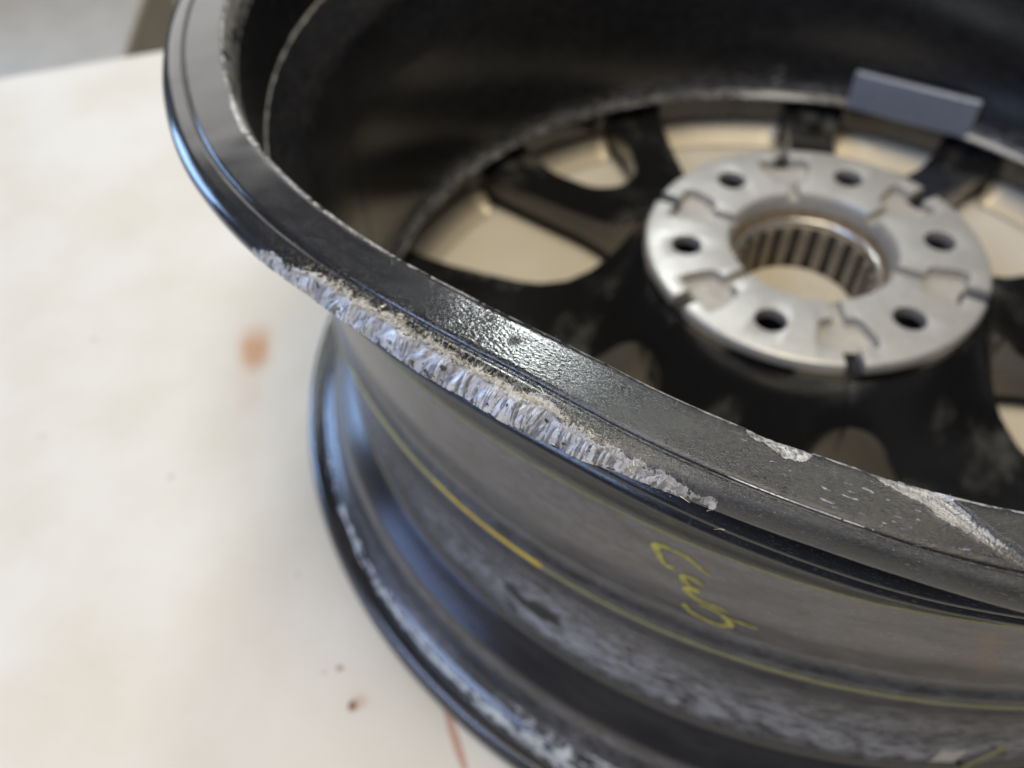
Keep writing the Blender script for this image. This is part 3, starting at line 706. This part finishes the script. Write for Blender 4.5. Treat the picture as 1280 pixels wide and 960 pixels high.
# --- torn swarf and crumbs along the scar (nobody could count them)
def surf(th, ru):   # point on top of the flange at unbent radius ru
    b = float(bend(np.array([th]))[0]); r = ru - b
    return Vector((r * math.cos(math.radians(th)), r * math.sin(math.radians(th)), ZO + float(np.interp(ru, [.277, .296, .2984, .2996], [.1557, .1550, .1536, .1515]))))
bm = bmesh.new()
def curl(th, ru, L, wdt, mi):
    p = surf(th, ru) + Vector((0, 0, .0001)); er = Vector((math.cos(math.radians(th)), math.sin(math.radians(th)), 0)); et = Vector((-er.y, er.x, 0))
    a = random.uniform(0, 2 * PI); d = (er * math.cos(a) * .8 + et * math.sin(a) + Vector((0, 0, random.uniform(.1, .9)))).normalized()
    k = random.uniform(-1, 1) * 2.6; ax = Vector((random.uniform(-1, 1), random.uniform(-1, 1), random.uniform(-1, 1))).normalized()
    n = 6; prev = None
    side = d.cross(Vector((random.random() - .5, random.random() - .5, 1))).normalized()
    for i in range(n + 1):
        w_ = wdt * (1 - .7 * i / n) / 2; a_, b_ = bm.verts.new(p - side * w_), bm.verts.new(p + side * w_ + Vector((0, 0, w_ * .6)))
        if prev:
            f = bm.faces.new((prev[0], prev[1], b_, a_)); f.material_index = mi; f.smooth = True
        prev = (a_, b_); d = (Matrix.Rotation(k / n, 3, ax) @ d); d.z -= .10; d.normalize(); p = p + d * L / n
        base = surf(th, ru).z
        if p.z < base + .00005: p.z = base + .00005
def crumb(th, ru, s, mi):
    c = surf(th, ru) + Vector((0, 0, s * .25)); n0 = len(bm.verts)
    v = [bm.verts.new(c + Vector((random.gauss(0, 1), random.gauss(0, 1), random.gauss(0, .55))) * s * .6) for _ in range(5)]
    for f in ((0, 1, 2), (0, 2, 3), (0, 3, 1), (1, 2, 4), (2, 3, 4), (3, 1, 4)):
        g = bm.faces.new([v[i] for i in f]); g.material_index = mi
def up_at(th): return float(np.interp(th, ux, uy))
for _ in range(8500):
    th = random.triangular(-134, -109, -121); wdt = float(np.interp(th, [-134, -128, -124, -121, -112, -107], [.6, 2.3, 2.5, 1.9, 2.0, .6])) * .001
    ru = up_at(th) - abs(random.gauss(0, .55)) * wdt + .0006
    if vnoise(np.array([th * 2.2]), np.array([1.0]), 3)[0] < random.random() * .75: continue
    crumb(th, ru, random.uniform(.00006, .00024), 1 if random.random() < .6 else 0)
for c_, n_ in ((-130.6, 16), (-128.6, 14), (-126.0, 8), (-121.8, 34), (-120.6, 20), (-118.5, 18), (-116.0, 26), (-113.0, 16), (-110.5, 10), (-108.2, 6)):
    for _ in range(n_ // 2):
        th = random.gauss(c_, .55); curl(th, up_at(th) - abs(random.gauss(0, .0011)), random.uniform(.0008, .0024), random.uniform(.00008, .00028), 0 if random.random() < .7 else 1)
# big cream flakes at the left end
for th, dr, s in ((-130.9, .003, .0008), (-128.7, .0026, .0010), (-128.2, .0022, .0007), (-125.7, .0030, .0009), (-124.6, .0026, .0011), (-124.2, .0020, .0010), (-123.9, .0030, .0007)):
    for _ in range(16):
        t2 = th + random.gauss(0, s * 70); crumb(t2, up_at(t2) - dr + random.gauss(0, s * .45), s * random.uniform(.12, .55), 1 if random.random() < .6 else 0)
# dust specks scattered over the flange
for _ in range(900):
    th = random.uniform(-137, -92); ru = random.uniform(.2785, .2945)
    crumb(th, ru, random.uniform(.00004, .00013), 0)
for th in (-132, -123.2, -117.5, -108, -99.5):
    for _ in range(3):
        t2 = th + random.gauss(0, .6); curl(t2, .2778, random.uniform(.0005, .0012), .00010, 0)
sw = bm_obj('metal_swarf', bm, [M_swarf, M_crumb], wheel); sw['kind'] = 'stuff'
sw['label'] = 'torn aluminium swarf and cream crumbs along the scraped lip'

# ------------------------------------------------------------------ background: pale cabinet standing on the floor beyond the table
cab = empty('cabinet', 'blurred pale grey low cabinet on the floor beyond the table edge', 'cabinet', (-1.70, 1.60, -.775))
cr = Matrix.Rotation(math.atan2(1.486 - 1.202, -1.374 + 1.289), 4, 'Z')
def cpart(name, c, s, m, bev=.006):
    bm = bmesh.new(); box_bm(bm, (0, 0, 0), s); bevel_all(bm, bev)
    o = bm_obj(name, bm, m, cab); o.rotation_euler = cr.to_euler(); o.location = cr @ Vector(c); return o
# its right-hand top edge runs through (-1.289,1.202) and (-1.374,1.486) at z = -.55
ce = Vector((-1.33, 1.345, 0)) - Vector((-1.70, 1.60, 0)); cl = cr.inverted() @ ce
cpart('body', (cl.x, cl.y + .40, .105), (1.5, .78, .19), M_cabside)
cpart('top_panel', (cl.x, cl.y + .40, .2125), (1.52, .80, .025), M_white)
